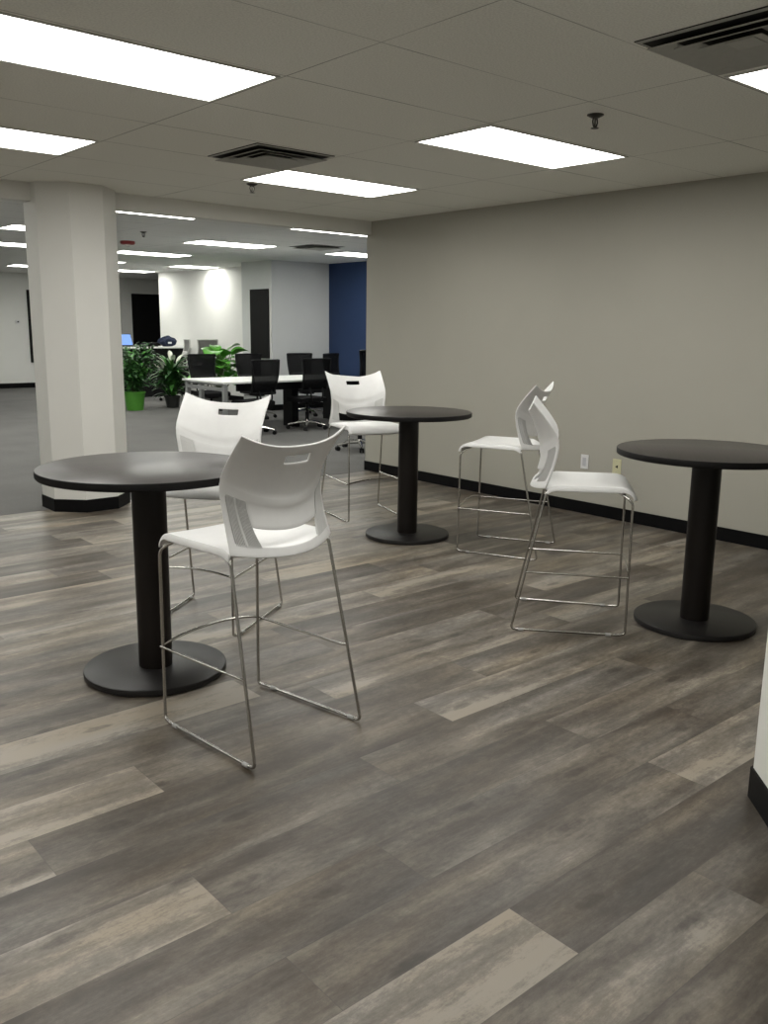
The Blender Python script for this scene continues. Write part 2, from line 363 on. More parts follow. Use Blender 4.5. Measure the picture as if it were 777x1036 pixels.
# baseboards
def board(name, lo, hi, label=None):
    bm = nb(); box(bm, lo, hi, .003); struct(name, bm, M['base_black'], label)
board('baseboard_right', (WX - .010, -2.6, 0), (WX + .001, 7.378, .102), 'black vinyl baseboard along the beige wall')
board('baseboard_end', (WX - .010, 7.369, 0), (WX + .14, 7.379, .102))
board('baseboard_far', (-3.3, 21.985, 0), (13.0, 22.001, .12))
board('baseboard_corner', (9.165, 13.735, 0), (10.47, 13.751, .11))
board('baseboard_corner_side', (9.165, 13.751, 0), (9.181, 14.75, .11))
board('baseboard_lit', (9.735, 14.75, 0), (9.751, 19.22, .11))
board('baseboard_blue', (10.465, 7.4, 0), (10.481, 13.735, .11))
# octagonal columns
def column(name, cx, cy, R, top, label):
    bm = nb(); pts = [(cx + R * math.cos(math.radians(22.5 + 45 * i)), cy + R * math.sin(math.radians(22.5 + 45 * i))) for i in range(8)]
    prism(bm, pts, 0, top); o = struct(name, bm, M['wall_white'], label)
    bm = nb(); R2 = R + .009; pts = [(cx + R2 * math.cos(math.radians(22.5 + 45 * i)), cy + R2 * math.sin(math.radians(22.5 + 45 * i))) for i in range(8)]
    prism(bm, pts, 0, .105); b2 = struct('baseboard_' + name.split('_')[1], bm, M['base_black'], 'black base band around the ' + label)
column('column_opening', 2.97, 7.335, .352, CEIL + .02, 'white octagonal column standing at the opening to the office')
column('column_side', 2.848, .912, .352, CEIL + .02, 'white column at the right edge of the picture')

# doors and wall panels of the office
def black_door(name, lo, hi, axis, label):
    """door leaf with frame and lever; axis = 'x' if it lies in a plane x = const"""
    bm = nb(); box(bm, lo, hi, .004); o = struct(name, bm, M['door_black'], label)
    return o
bm = nb(); box(bm, (9.150, 13.83, .95), (9.182, 14.43, 2.19), .004)
tag(obj('wall_panel', bm, M['door_black']), 'tall black panel on the projecting pale wall above the office chairs', 'panel')
d = black_door('door_1', (10.38, 21.96, 0), (11.22, 22.01, 2.31), 'y', 'black door in the far wall behind the counter')
bm = nb(); tube(bm, [(10.5, 21.95, 1.0), (10.5, 21.91, 1.0), (10.62, 21.91, 1.0)], .01, 8); obj('handle', bm, M['silver'], d)
black_door('door_2', (9.15, 21.96, 0), (10.06, 22.01, 2.31), 'y', 'black door in the far wall mostly behind the column')
bm = nb(); box(bm, (7.72, 21.95, .60), (7.86, 22.0, 2.31), .004)
tag(obj('wall_panel', bm, M['door_black']), 'narrow tall black panel on the far left wall beside the column', 'panel')
bm = nb(); box(bm, (7.42, 21.965, 1.52), (7.52, 22.0, 1.60), .006)
t = tag(obj('thermostat', bm, M['outlet_white']), 'small white thermostat on the far left wall', 'thermostat')
bm = nb(); box(bm, (7.45, 21.955, 1.545), (7.49, 21.968, 1.575), .002); obj('display', bm, M['dark'], t)

# ------------------------------------------------------------------ ceiling fixtures
def light_fixture(x0, y0, lx, ly, z, lens, label, group):
    t = empty('ceiling_light', (x0 + lx / 2, y0 + ly / 2, z)); tag(t, label, 'light', group)
    bm = nb(); a, b, f = lx / 2, ly / 2, .014
    for lo, hi in (((-a - f, -b - f, -.006), (a + f, -b, .012)), ((-a - f, b, -.006), (a + f, b + f, .012)), ((-a - f, -b, -.006), (-a, b, .012)), ((a, -b, -.006), (a + f, b, .012))): box(bm, lo, hi)
    obj('frame', bm, M['light_frame'], t)
    bm = nb(); box(bm, (-a, -b, -.003), (a, b, .010)); obj('diffuser', bm, lens, t)
    return t
G1, G2 = 'troffer lights over the bar tables', 'troffer lights of the open office'
LX, LYY = 1.238, .573
for x, y, lab in [(2.3565 - LX, 3.474, 'large bright ceiling light at the top left, nearest the camera'),
                  (2.3565 - LX, 5.3865, 'ceiling light above the column at the left edge'),
                  (3.7385, 3.474, 'ceiling light in front of the beige wall, left of the round sprinkler head'),
                  (3.7385, 5.3865, 'ceiling light beside the square vent, above the opening to the office'),
                  (3.7717, 1.5622, 'ceiling light cut off by the right edge below the large vent')]:
    light_fixture(x, y, LX, LYY, CEIL, M['lens'], lab, G1)
for x, y in [(2.3565 - LX, 1.5615), (-1.5, 1.5615), (-1.5, -.351), (-1.5, 3.474), (-1.5, 5.3865)]:  # unseen fixtures continuing the rows, added to brighten the column and nearest stool
    light_fixture(x, y, LX, LYY, CEIL, M['lens'], 'added unseen ceiling light of the bar area outside the picture', G1)
FX = [3.90, 6.47, 9.02]; FY = [8.70, 11.38, 13.93, 16.48, 18.93]
far = [(0, 0, 'nearest office ceiling light, right of the column just past the beam'), (1, 0, 'office ceiling light just past the beam, left of the beige wall corner'),
       (0, 1, 'topmost of the three office lights seen left of the column'), (1, 1, 'long office ceiling light in the middle, left of the small ceiling vent'), (2, 1, 'office ceiling light in front of the blue wall'),
       (0, 2, 'middle of the three office lights seen left of the column'), (1, 2, 'office ceiling light behind the red fire alarm, right of the column'),
       (1, 3, 'sliver of an office ceiling light next to the column, third row'), (1, 4, 'lowest of the three office lights seen left of the column')]
for i, j, lab in far: light_fixture(FX[i], FY[j], 1.24, .573, CEIL2, M['lens_far'], lab, G2)
for j in range(3): light_fixture(1.33, FY[j], 1.24, .573, CEIL2, M['lens_far'], 'added unseen office ceiling light outside the picture', G2)  # unseen lights added to brighten the carpet at the left
light_fixture(8.82, 16.35, .84, .573, CEIL2, M['lens_far'], 'short office ceiling light close to the brightly lit white wall', G2)
light_fixture(8.62, 18.75, .84, .573, CEIL2, M['lens_far'], 'farthest short office ceiling light above the counter', G2)

def vent(cx, cy, s, z, label, scale=1.0):
    t = empty('ceiling_vent', (cx, cy, z)); tag(t, label, 'vent', 'square ceiling air vents')
    h = s / 2
    bm = nb(); box(bm, (-h, -h, -.004), (h, h, .001)); obj('backing', bm, M['vent_dark'], t)
    def ring(bm, a, b, za, zb, th=.004):
        # sloped square louvre from half-size a (height za) out to half-size b (height zb)
        for k in range(4):
            R = Matrix.Rotation(k * PI / 2, 4, 'Z')
            q = [R @ Vector(p) for p in ((-a, -a, za), (a, -a, za), (b, -b, zb), (-b, -b, zb))]
            q2 = [p - Vector((0, 0, th)) for p in q]
            va = [bm.verts.new(p) for p in q]; vb = [bm.verts.new(p) for p in q2]
            bm.faces.new(va); bm.faces.new(vb[::-1])
            for i in range(4): bm.faces.new((va[i], va[(i + 1) % 4], vb[(i + 1) % 4], vb[i]))
    bm = nb()
    for k in range(4):
        R = Matrix.Rotation(k * PI / 2, 4, 'Z')
        q = [R @ Vector(p) for p in ((-h, -h, -.005), (h, -h, -.003), (h * .93, -h * .93, -.008), (-h * .93, -h * .93, -.008))]
        bm.faces.new([bm.verts.new(p) for p in q][::-1])
    obj('frame', bm, M['vent'], t)
    for a, b in ((.62, .88), (.40, .64), (.19, .42)):
        bm = nb(); ring(bm, h * a, h * b, -.005, -.026, .003); obj('louvre', bm, M['vent'], t)
    bm = nb(); box(bm, (-h * .19, -h * .19, -.012), (h * .19, h * .19, -.006)); obj('centre_plate', bm, M['vent'], t)
    return t
vent(3.372, 5.036, .585, CEIL, 'square air vent beside the ceiling light over the middle table')
vent(3.372, 1.85, .585, CEIL, 'large square air vent at the top right corner')
vent(8.15, 10.99, .585, CEIL2, 'small air vent in the office ceiling near the blue wall')

def sprinkler(x, y, z, label):
    t = empty('sprinkler_head', (x, y, z)); t.scale = (1.25, 1.25, 1.2); tag(t, label, 'sprinkler', 'ceiling sprinkler heads')
    bm = nb(); lathe(bm, [(0, 0), (.034, 0), (.034, -.003), (.018, -.012), (.012, -.014), (0, -.014)], 24); obj('escutcheon', bm, M['sprinkler'], t, True)
    bm = nb()
    for s in (-1, 1): tube(bm, [(s * .010, 0, -.012), (s * .016, 0, -.028), (s * .010, 0, -.046), (0, 0, -.052)], .0032, 8, .006)
    tube(bm, [(0, 0, -.012), (0, 0, -.05)], .0035, 8); obj('frame_arms', bm, M['sprinkler'], t, True)
    bm = nb(); lathe(bm, [(0, -.052), (.016, -.053), (.016, -.055), (0, -.057)], 20); obj('deflector', bm, M['sprinkler'], t, True)
sprinkler(3.937, 2.942, CEIL, 'dark sprinkler head right of the ceiling light by the beige wall')
sprinkler(3.904, 6.094, CEIL, 'dark sprinkler head below the ceiling light at the opening')
sprinkler(5.383, 10.976, CEIL2, 'small sprinkler head in the office ceiling near the column')
t = empty('fire_alarm', (5.812, 12.359, CEIL2)); tag(t, 'red round fire alarm strobe on the office ceiling beside the column', 'alarm')
bm = nb(); lathe(bm, [(0, 0), (.10, 0), (.105, -.01), (.10, -.036), (.088, -.045), (0, -.045)], 32); obj('housing', bm, M['alarm_red'], t, True)
bm = nb(); lathe(bm, [(.04, -.044), (.04, -.06), (.025, -.07), (0, -.072)], 20); obj('strobe', bm, M['clear_white'], t, True)

# ------------------------------------------------------------------ wall plates
t = empty('wall_outlet', (WX, 4.475, .44)); tag(t, 'white outlet plate on the beige wall above the baseboard', 'outlet')
bm = nb(); box(bm, (-.007, -.037, -.060), (0, .037, .060), .002); obj('plate', bm, M['outlet_white'], t)
bm = nb(); box(bm, (-.010, -.018, -.036), (-.006, .018, .036), .0015); obj('socket', bm, M['outlet_grey'], t)
t = empty('phone_jack', (WX, 4.155, .438)); tag(t, 'ivory phone jack plate on the beige wall next to the right table top', 'jack plate')
bm = nb(); box(bm, (-.007, -.040, -.062), (0, .040, .062), .002); obj('plate', bm, M['outlet_ivory'], t)
bm = nb(); f = bm.faces.new([bm.verts.new(p) for p in ((-.0085, .014, .0), (-.0085, -.012, .013), (-.0085, -.012, -.013))])
r = bmesh.ops.extrude_face_region(bm, geom=[f]); bmesh.ops.translate(bm, verts=[v for v in r['geom'] if isinstance(v, bmesh.types.BMVert)], vec=(.003, 0, 0)); obj('jack', bm, M['dark'], t)
for z in (-.045, .045):
    bm = nb(); lathe(bm, [(0, 0), (.004, 0), (.004, .002), (0, .002)], 10, (-.009, 0, z)); obj('screw', bm, M['silver'], t)

# ------------------------------------------------------------------ round bar tables
def make_table():
    t = empty('round_table')
    R = .457; z1 = .93
    bm = nb(); lathe(bm, [(0, z1), (R - .006, z1), (R - .002, z1 - .0015)], 96, mi=0)
    lathe(bm, [(R - .002, z1 - .0015), (R, z1 - .005), (R, z1 - .029), (R - .005, z1 - .034), (0, z1 - .034)], 96, mi=1)
    bmesh.ops.remove_doubles(bm, verts=bm.verts[:], dist=1e-5)
    obj('tabletop', bm, [M['espresso_top'], M['espresso_edge']], t, True)
    bm = nb(); lathe(bm, [(0, z1 - .034), (.16, z1 - .034), (.16, z1 - .042), (.07, z1 - .050), (0, z1 - .050)], 48); obj('mounting_plate', bm, M['black_metal'], t, True)
    bm = nb(); lathe(bm, [(.0735, z1 - .045), (.0735, .024)], 48)
    obj('pedestal', bm, M['black_metal'], t, True)
    bm = nb(); lathe(bm, [(0, .0), (.302, .0), (.310, .005), (.311, .022), (.309, .028), (.304, .031), (0, .031)], 96); obj('base_plate', bm, M['black_base'], t, True)
    return t
tb = make_table()
TABS = [((1.694, 3.506), 'round dark bar table at the left, nearest the camera'),
        ((4.364, 4.7659), 'round dark bar table in the middle, near the opening'),
        ((4.214, 2.3223), 'round dark bar table at the right edge of the picture')]
for i, ((x, y), lab) in enumerate(TABS):
    o = tb if i == 0 else copy_tree(tb)
    o.location = (x, y, 0); o.rotation_euler.z = .3 * i; tag(o, lab, 'table', 'round dark bar tables')

# ------------------------------------------------------------------ white sled base bar stools
def SB(u, v):
    """back shell: u across -1..1, v 0 (rim at seat) .. 1 (lumbar crease) .. 2 (top edge); returns x, y, z"""
    t = u * u
    zb, yb = .722 + .024 * t, -.222 + .078 * t
    zk, yk = .905 + .085 * t, -.172 + .088 * t
    zt, yt = 1.118 + .052 * abs(u) ** 2.6, -.248 + .026 * t
    if v <= 1:
        z = zb + (zk - zb) * v; y = yb + (yk - yb) * v
    else:
        z = zk + (zt - zk) * (v - 1); y = yk + (yt - yk) * (v - 1)
    # round the crease and let the panels belly a little
    d = abs(v - 1)
    y -= .008 * math.exp(-(d / .10) ** 2)
    if v < 1: y += .010 * math.sin(PI * v)
    else: y += .008 * math.sin(PI * (v - 1))
    hw = .243 - .006 * math.sin(PI * min(v, 1)) + (.004 * (v - 1) if v > 1 else 0)
    return Vector((u * hw, y, z))
def grid_surface(bm, f, us, vs, keep=None):
    g = {}
    def V(i, j):
        if (i, j) not in g: g[(i, j)] = bm.verts.new(f(us[i], vs[j]))
        return g[(i, j)]
    for i in range(len(us) - 1):
        for j in range(len(vs) - 1):
            if keep and not keep(.5 * (us[i] + us[i + 1]), .5 * (vs[j] + vs[j + 1])): continue
            bm.faces.new((V(i, j), V(i + 1, j), V(i + 1, j + 1), V(i, j + 1)))
def lin(a, b, n): return [a + (b - a) * i / n for i in range(n + 1)]
def make_stool():
    t = empty('bar_stool')
    # back shell. borders: the side windows run from the rim to just under the crease
    slot_u, slot_v = .235, (1.70, 1.84)
    us = sorted(set([round(x, 4) for x in lin(-1, 1, 32)] + [-slot_u, slot_u]))
    us = [u for u in us if not (abs(abs(u) - slot_u) < .03 and abs(u) not in (slot_u,))]
    vs = [round(x, 4) for x in [0, .06, .12, .18] + lin(.25, .88, 8) + lin(.92, 1.2, 7) + lin(1.25, 1.66, 6) + [1.70, 1.77, 1.84] + [1.9, 1.95, 1.98, 2.0]]
    def inner(v):      # half width of the centre panel, in u
        return .49 + .21 * min(1, max(0, v)) 
    def warp(u, v):
        """slide the grid sideways so a mesh line follows the edge of the side windows"""
        if v >= 1: k = 0
        else: k = 1 - v
        s = abs(u); e0, e1 = .6875, inner(v)
        if s <= e0: s2 = s * (e1 / e0 * k + (1 - k)) if True else s
        else: s2 = 1 - (1 - s) * ((1 - (e0 * (e1 / e0 * k + (1 - k)))) / (1 - e0))
        return math.copysign(s2, u)
    def keep(u, v):
        a = abs(u)
        if a < slot_u and slot_v[0] < v < slot_v[1]: return False
        if .18 < v < .90 and .6875 < a < .935: return False                 # side windows (filled by ribbed grilles)
        if .18 < v < .47 and a < .6875: return False                      # open gap between seat and back panel
        return True
    bm = nb(); grid_surface(bm, lambda u, v: SB(warp(u, v), v), us, vs, keep)
    back = obj('backrest', bm, M['plastic_white'], t, True)
    sm = back.modifiers.new('thick', 'SOLIDIFY'); sm.thickness = .008; sm.offset = 0; sm.use_even_offset = True
    bv = back.modifiers.new('edge', 'BEVEL'); bv.width = .0025; bv.segments = 2; bv.limit_method = 'ANGLE'; bv.angle_limit = math.radians(50)
    # ribbed grilles at both sides
    for s in (-1, 1):
        bm = nb()
        def G(a, v, dy=0):
            p = SB(s * a, v); return p + Vector((0, dy, 0))
        n = 15
        for k in range(n + 1):
            a = .70 + (.93 - .70) * k / n
            th = .0022 if k != 9 else .006
            pts = []
            for v in lin(.16, .91, 6):
                a2 = abs(warp(a, v)); pts.append((a2, v))
            prev = None
            for a2, v in pts:
                f0, b0 = G(a2, v, .0025), G(a2, v, -.007)
                ring = [bm.verts.new(f0 + Vector((-th / 2, 0, 0))), bm.verts.new(f0 + Vector((th / 2, 0, 0))), bm.verts.new(b0 + Vector((th / 2, 0, 0))), bm.verts.new(b0 + Vector((-th / 2, 0, 0)))]
                if prev:
                    for q in range(4): bm.faces.new((prev[q], prev[(q + 1) % 4], ring[(q + 1) % 4], ring[q]))
                else: bm.faces.new(ring)
                prev = ring
            bm.faces.new(prev[::-1])
        # thin front skin that closes the window
        gu = lin(.69, .935, 8); gv = lin(.17, .90, 8)
        grid_surface(bm, lambda u, v: SB(warp(s * u, v), v) + Vector((0, .0035, 0)), gu, gv)
        bmesh.ops.recalc_face_normals(bm, faces=bm.faces[:])
        obj('side_grille', bm, M['grille'], back)
    # seat pan with rolled edges and waterfall front
    def seatf(u, v):
        s = abs(u); e = min(1, s / .92)
        t2 = e * e
        yb = -.222 + .078 * t2 + .010
        # v 0..1 flat pan, 1..1.6 waterfall
        if v <= 1:
            y = yb + (.225 - yb) * v; z = .748 + .008 * t2 - .010 * math.sin(PI * v) * (1 - t2) + .004 * v - .002 * t2 * v
            if v < .12: z -= .018 * (1 - v / .12) ** 1.5
        else:
            a = (v - 1) / .6 * (PI / 2) * .96
            y = .225 + .062 * math.sin(a) + .018 * (v - 1); z = .752 + .006 * t2 - .054 * (1 - math.cos(a)) - .010 * (v - 1)
            y += .010 * (1 - t2) * (v - 1)
        hw = .232 - .008 * max(0, v - .5)
        x = math.copysign(e * hw, u)
        if s > .92:
            q = (s - .92) / .08; x += math.copysign(.006 * math.sin(q * PI / 2), u)
            z -= .022 * q * (1 if v <= 1 else max(0, 1 - (v - 1) * 1.9)); 
            if v > 1: y -= .012 * q * min(1, (v - 1) * 1.9)
        return Vector((x, y, z))
    bm = nb(); uu = [-1, -.985, -.96, -.935, -.92] + lin(-.86, .86, 16) + [.92, .935, .96, .985, 1]
    grid_surface(bm, seatf, uu, [0, .03, .07, .12] + lin(.2, .95, 9) + lin(1.0, 1.6, 10))
    seat = obj('seat', bm, M['plastic_white'], t, True)
    sm = seat.modifiers.new('thick', 'SOLIDIFY'); sm.thickness = .007; sm.offset = 1
    # make sure thickness grows downwards whatever the winding
    # sled frames: seat rail, front leg, floor runner, rear leg in one bent tube
    for s in (-1, 1):
        bm = nb()
        path = [(s * .205, -.10, .737), (s * .238, -.137, .733), (s * .269, -.286, .010), (s * .249, .250, .0095), (s * .238, .288, .012), (s * .238, .283, .695), (s * .20, .215, .738), (s * .19, 0, .738), (s * .20, -.12, .742)]
        P = []
        P = [path[0]] + [tuple(p) for p in fillet(path[:4], .022)[1:-1]] + [tuple(p) for p in fillet(path[2:], .028)[6:]]
        full = fillet(path, .026, 5)
        tube(bm, full, .0061, 10); obj('sled_frame', bm, M['chrome'], t, True)
        for y in (-.235, .205):
            bm = nb(); xx = s * (.270 + (.249 - .270) * (y + .292) / .542)
            tube(bm, [(xx, y - .014, .0088), (xx, y + .014, .0088)], .0083, 10); obj('glide', bm, M['glide'], t, True)
    bm = nb(); zf = .312
    front = [(x, .288 + .0 * x, zf + .030 * (1 - (x / .245) ** 2)) for x in lin(-.245, .245, 14)]
    pl = [(-.2575, -.224, zf), (-.249, -.205, zf)] + [(-.248, -.18, zf - .001)] + [(-.247, .286, zf - .002)] + front[1:-1] + [(.247, .286, zf - .002), (.248, -.18, zf - .001), (.249, -.205, zf), (.2575, -.224, zf)]
    tube(bm, pl, .0052, 10); obj('footrest', bm, M['chrome'], t, True)
    # cross rails under the seat
    bm = nb()
    for y in (-.09, .17): tube(bm, [(-.20, y, .735), (.20, y, .735)], .0055, 8)
    obj('seat_rail', bm, M['chrome'], t, True)
    return t
st = make_stool()
STOOLS = [((1.755, 2.747), 97.7, 'white bar stool in front of the left table, its back towards the camera'),
          ((4.66, 4.042), 115.8, 'white bar stool near the beige wall, facing left to the middle table'),
          ((3.74, 2.80), -51.4, 'white bar stool facing right towards the right table'),
          ((4.60, 5.58), -106.5, 'white bar stool behind the middle table by the wall corner'),
          ((2.286, 4.004), 214, 'white bar stool behind the left table, facing the camera')]
for i, ((x, y), a, lab) in enumerate(STOOLS):
    o = st if i == 0 else copy_tree(st)
    o.location = (x, y, 0); o.rotation_euler.z = math.radians(a - 90); tag(o, lab, 'bar stool', 'white plastic bar stools on wire sled bases')

# ------------------------------------------------------------------ office furniture
# bench desk
t = empty('office_desk', (7.9, 11.7, 0)); tag(t, 'long white office desk with grey end frame and black trough', 'desk')
x0, x1, y0, y1 = 6.50 - 7.9, 9.2 - 7.9, 10.98 - 11.7, 12.17 - 11.7
bm = nb(); box(bm, (x0, y0, .715), (x1, y1, .742), .003); obj('tabletop', bm, M['desk_white'], t)
for y in (y0 + .06, 0, y1 - .06):
    bm = nb(); box(bm, (x0 + .03, y - .03, 0), (x0 + .09, y + .03, .70), .004); obj('leg', bm, M['silver'], t)
bm = nb(); box(bm, (x0 + .035, y0 + .06, .61), (x0 + .085, y1 - .06, .66), .003); obj('end_rail', bm, M['silver'], t)
bm = nb(); box(bm, (x0 + .035, y0 + .06, .685), (x0 + .085, y1 - .06, .715), .003); obj('end_rail', bm, M['silver'], t)
bm = nb(); box(bm, (x0 + .3, y0 + .10, .60), (x1 - .05, y0 + .16, .714), .003); obj('cable_trough', bm, M['dark'], t)
bm = nb(); box(bm, (.02, y0 + .35, 0), (.14, y0 + .60, .70), .004); obj('centre_leg', bm, M['dark'], t)
bm = nb(); box(bm, (x1 - .10, y0 + .06, 0), (x1 - .03, y1 - .06, .70), .004); obj('end_leg', bm, M['dark'], t)

def make_office_chair(frame, net, back_z=(.60, 1.06), seat_z=.46, base_mat=None, solid=True):
    t = empty('office_chair')
    base_mat = base_mat or M['chrome']
    bm = nb()
    for k in range(5):
        a = 2 * PI * k / 5 + .3
        c, s = math.cos(a), math.sin(a)
        tube(bm, [(.03 * c, .03 * s, .105), (.16 * c, .16 * s, .10), (.30 * c, .30 * s, .072)], .02, 8, rs=[.024, .019, .013])
    lathe(bm, [(0, .14), (.035, .14), (.042, .12), (.042, .085), (0, .08)], 20)
    obj('star_base', bm, base_mat, t, True)
    for k in range(5):
        a = 2 * PI * k / 5 + .3; c, s = math.cos(a), math.sin(a)
        bm = nb()
        for w in (-.016, .016):
            cx, cy = .30 * c - w * s, .30 * s + w * c
            tube(bm, [(cx + .011 * s, cy - .011 * c, .030), (cx - .011 * s, cy + .011 * c, .030)], .029, 14)
        tube(bm, [(.30 * c, .30 * s, .03), (.30 * c, .30 * s, .066)], .008, 8)
        obj('caster', bm, M['dark'], t, True)
    bm = nb(); lathe(bm, [(.03, .13), (.03, .26), (.017, .26), (.017, seat_z - .07)], 18); obj('gas_lift', bm, M['dark'], t, True)
    bm = nb(); box(bm, (-.09, -.12, seat_z - .085), (.09, .10, seat_z - .04), .012)
    tube(bm, [(.05, 0, seat_z - .06), (.26, .02, seat_z - .065)], .006, 8); obj('tilt_mechanism', bm, M['dark'], t, True)
    # seat cushion: rounded, waterfall front
    bm = nb(); box(bm, (-.245, -.22, seat_z - .045), (.245, .26, seat_z + .035))
    bmesh.ops.subdivide_edges(bm, edges=bm.edges[:], cuts=5, use_grid_fill=True)
    for v in bm.verts:
        x, y = v.co.x / .245, (v.co.y - .02) / .24
        r = max(0, abs(x) ** 5 + abs(y) ** 5 - .55)
        v.co.z -= .022 * min(1, r) if v.co.z > seat_z else -.012 * min(1, r)
        if y > .6: v.co.z -= .03 * (y - .6)
        v.co.x *= 1 - .05 * abs(y) ** 3
        if abs(x) > .9 and abs(y) > .9: v.co.x *= .94; v.co.y = .02 + (v.co.y - .02) * .94
    obj('seat', bm, M['chair_black'] if solid else net, t, True)
    # backrest frame and net
    zb, zt = back_z
    def bp(u, v):
        hw = .205 + .042 * v
        return Vector((u * hw, -.235 - .055 * v - .035 * math.sin(PI * v * .9) + .030 * u * u, zb + (zt - zb) * v))
    bm = nb()
    ring = [bp(-1, v) for v in lin(0, 1, 8)] + [bp(u, 1) for u in lin(-.9, .9, 8)] + [bp(1, v) for v in lin(1, 0, 8)] + [bp(u, 0) for u in lin(.9, -.9, 8)] + [bp(-1, 0), bp(-1, .06)]
    tube(bm, ring, .013, 8, cap=False); bk = obj('back_frame', bm, frame, t, True)
    bm = nb(); grid_surface(bm, bp, lin(-1, 1, 8), lin(0, 1, 8)); o = obj('back_mesh', bm, net, t, True)
    sm = o.modifiers.new('thick', 'SOLIDIFY'); sm.thickness = .003
    bm = nb(); grid_surface(bm, lambda u, v: bp(u * .9, .05 + v * .24) + Vector((0, .012, 0)), lin(-1, 1, 8), lin(0, 1, 3)); o = obj('lumbar_pad', bm, frame, t, True)
    sm = o.modifiers.new('thick', 'SOLIDIFY'); sm.thickness = .012
    bm = nb()
    for s in (-1, 1):
        tube(bm, [(s * .05, -.08, seat_z - .06), (s * .07, -.24, seat_z - .05), (s * .10, -.29, seat_z + .05), tuple(bp(s * .55, .08) + Vector((0, -.014, 0)))], .013, 8, .04)
    obj('back_support', bm, frame, t, True)
    return t
GC = 'black mesh office chairs around the white desk'
oc = make_office_chair(M['dark'], M['net'])
CH = [((6.92, 10.85), 96, 'black mesh office chair on the near side of the desk, left one', 0),
      ((7.95, 10.98), 86, 'black mesh office chair on the near side of the desk, right one', 0),
      ((9.20, 12.70), -97, 'black office chair behind the desk, its mesh back framed by the pale wall', 0),
      ((7.32, 12.75), -90, 'black office chair behind the left end of the desk, by the leafy plants', 0),
      ((8.20, 12.75), -92, 'black office chair behind the desk below the tall black panel', 0),
      ((9.80, 12.42), -70, 'black office chair turned sideways against the blue wall', 0),
      ((7.09, 8.66), 92, 'raised black office chair half hidden behind the beige wall corner', .19)]
for i, ((x, y), a, lab, dz) in enumerate(CH):
    o = oc if i == 0 else copy_tree(oc)
    o.location = (x, y, 0); o.rotation_euler.z = math.radians(a - 90); tag(o, lab, 'office chair', GC)
    if dz:
        for c in o.children:
            n = c.name.split('.')[0]
            if n not in ('star_base', 'caster', 'gas_lift'): c.location.z += dz
gc = make_office_chair(M['frame_light'], M['mesh_light'], (.90, 1.24), .70, M['frame_light'], False)
for i, ((x, y), a, lab) in enumerate([((8.78, 16.75), 165, 'pale grey drafting chair at the counter seen from the side'), ((9.36, 16.70), 95, 'pale grey drafting chair at the counter, its back to the camera')]):
    o = gc if i == 0 else copy_tree(gc)
    o.location = (x, y, 0); o.rotation_euler.z = math.radians(a - 90); tag(o, lab, 'office chair', 'pale grey drafting chairs at the counter')

# counter
t = empty('counter', (8.7, 18.1, 0)); tag(t, 'tall counter with thin white top and black front', 'counter')
bm = nb(); box(bm, (-1.6, -.32, 1.035), (1.03, .45, 1.07), .004); obj('countertop', bm, M['desk_white'], t)
bm = nb(); box(bm, (-1.55, -.25, 0), (1.0, -.20, 1.035), .003); obj('front_panel', bm, M['door_black'], t)
for x in (-1.5, .95):
    bm = nb(); box(bm, (x - .03, -.20, 0), (x + .03, .40, 1.035), .003); obj('side_panel', bm, M['door_black'], t)
CT = 1.07
# laptop on the counter
t = empty('laptop', (8.44, 18.0, CT), .35); tag(t, 'open laptop with glowing blue screen on the counter', 'laptop')
bm = nb(); box(bm, (-.19, -.13, 0), (.19, .13, .018), .004); obj('keyboard_base', bm, M['dark'], t)
bm = nb(); box(bm, (-.19, .0, 0), (.19, .012, .26), .004); s = obj('screen_lid', bm, M['dark'], t, loc=(0, .12, .016)); s.rotation_euler.x = -.3
bm = nb(); box(bm, (-.175, -.003, .015), (.175, .001, .245)); obj('display', bm, M['screen'], s)
# papers and a tray
bm = nb()
for k, (x, y, w, h, z) in enumerate([(0, 0, .30, .22, 0), (.04, .02, .28, .2, .02), (-.03, -.02, .30, .21, .04), (.05, .0, .22, .2, .062)]):
    box(bm, (x - w / 2, y - h / 2, z), (x + w / 2, y + h / 2, z + .019), .003)
tag(obj('binder_stack', bm, M['dark'], loc=(8.86, 18.0, CT)), 'stack of dark binders on the counter next to the laptop', 'binders')
# bag
bm = nb(); bmesh.ops.create_icosphere(bm, subdivisions=4, radius=1)
rb = random.Random(3)
for v in bm.verts:
    c = v.co; n = .10 * math.sin(5 * c.x + 2) + .09 * math.sin(7 * c.y + 4 * c.z) + .05 * math.sin(11 * c.x * c.z + 1)
    c *= 1 + n; c.x *= .21; c.y *= .13; c.z = max(-.9, c.z) * .115
t = empty('backpack', (9.27, 17.98, CT)); tag(t, 'slumped navy backpack on the counter', 'backpack')
obj('bag_body', bm, M['navy'], t, True, loc=(0, 0, .104))
bm = nb(); tube(bm, [(-.10, -.11, .15), (-.14, -.15, .10), (-.12, -.16, .04), (-.02, -.15, .02)], .012, 8, .03); obj('strap', bm, M['navy'], t, True)
bm = nb(); box(bm, (-.05, -.147, .06), (.03, -.135, .10), .002); obj('tag', bm, M['paper'], t)
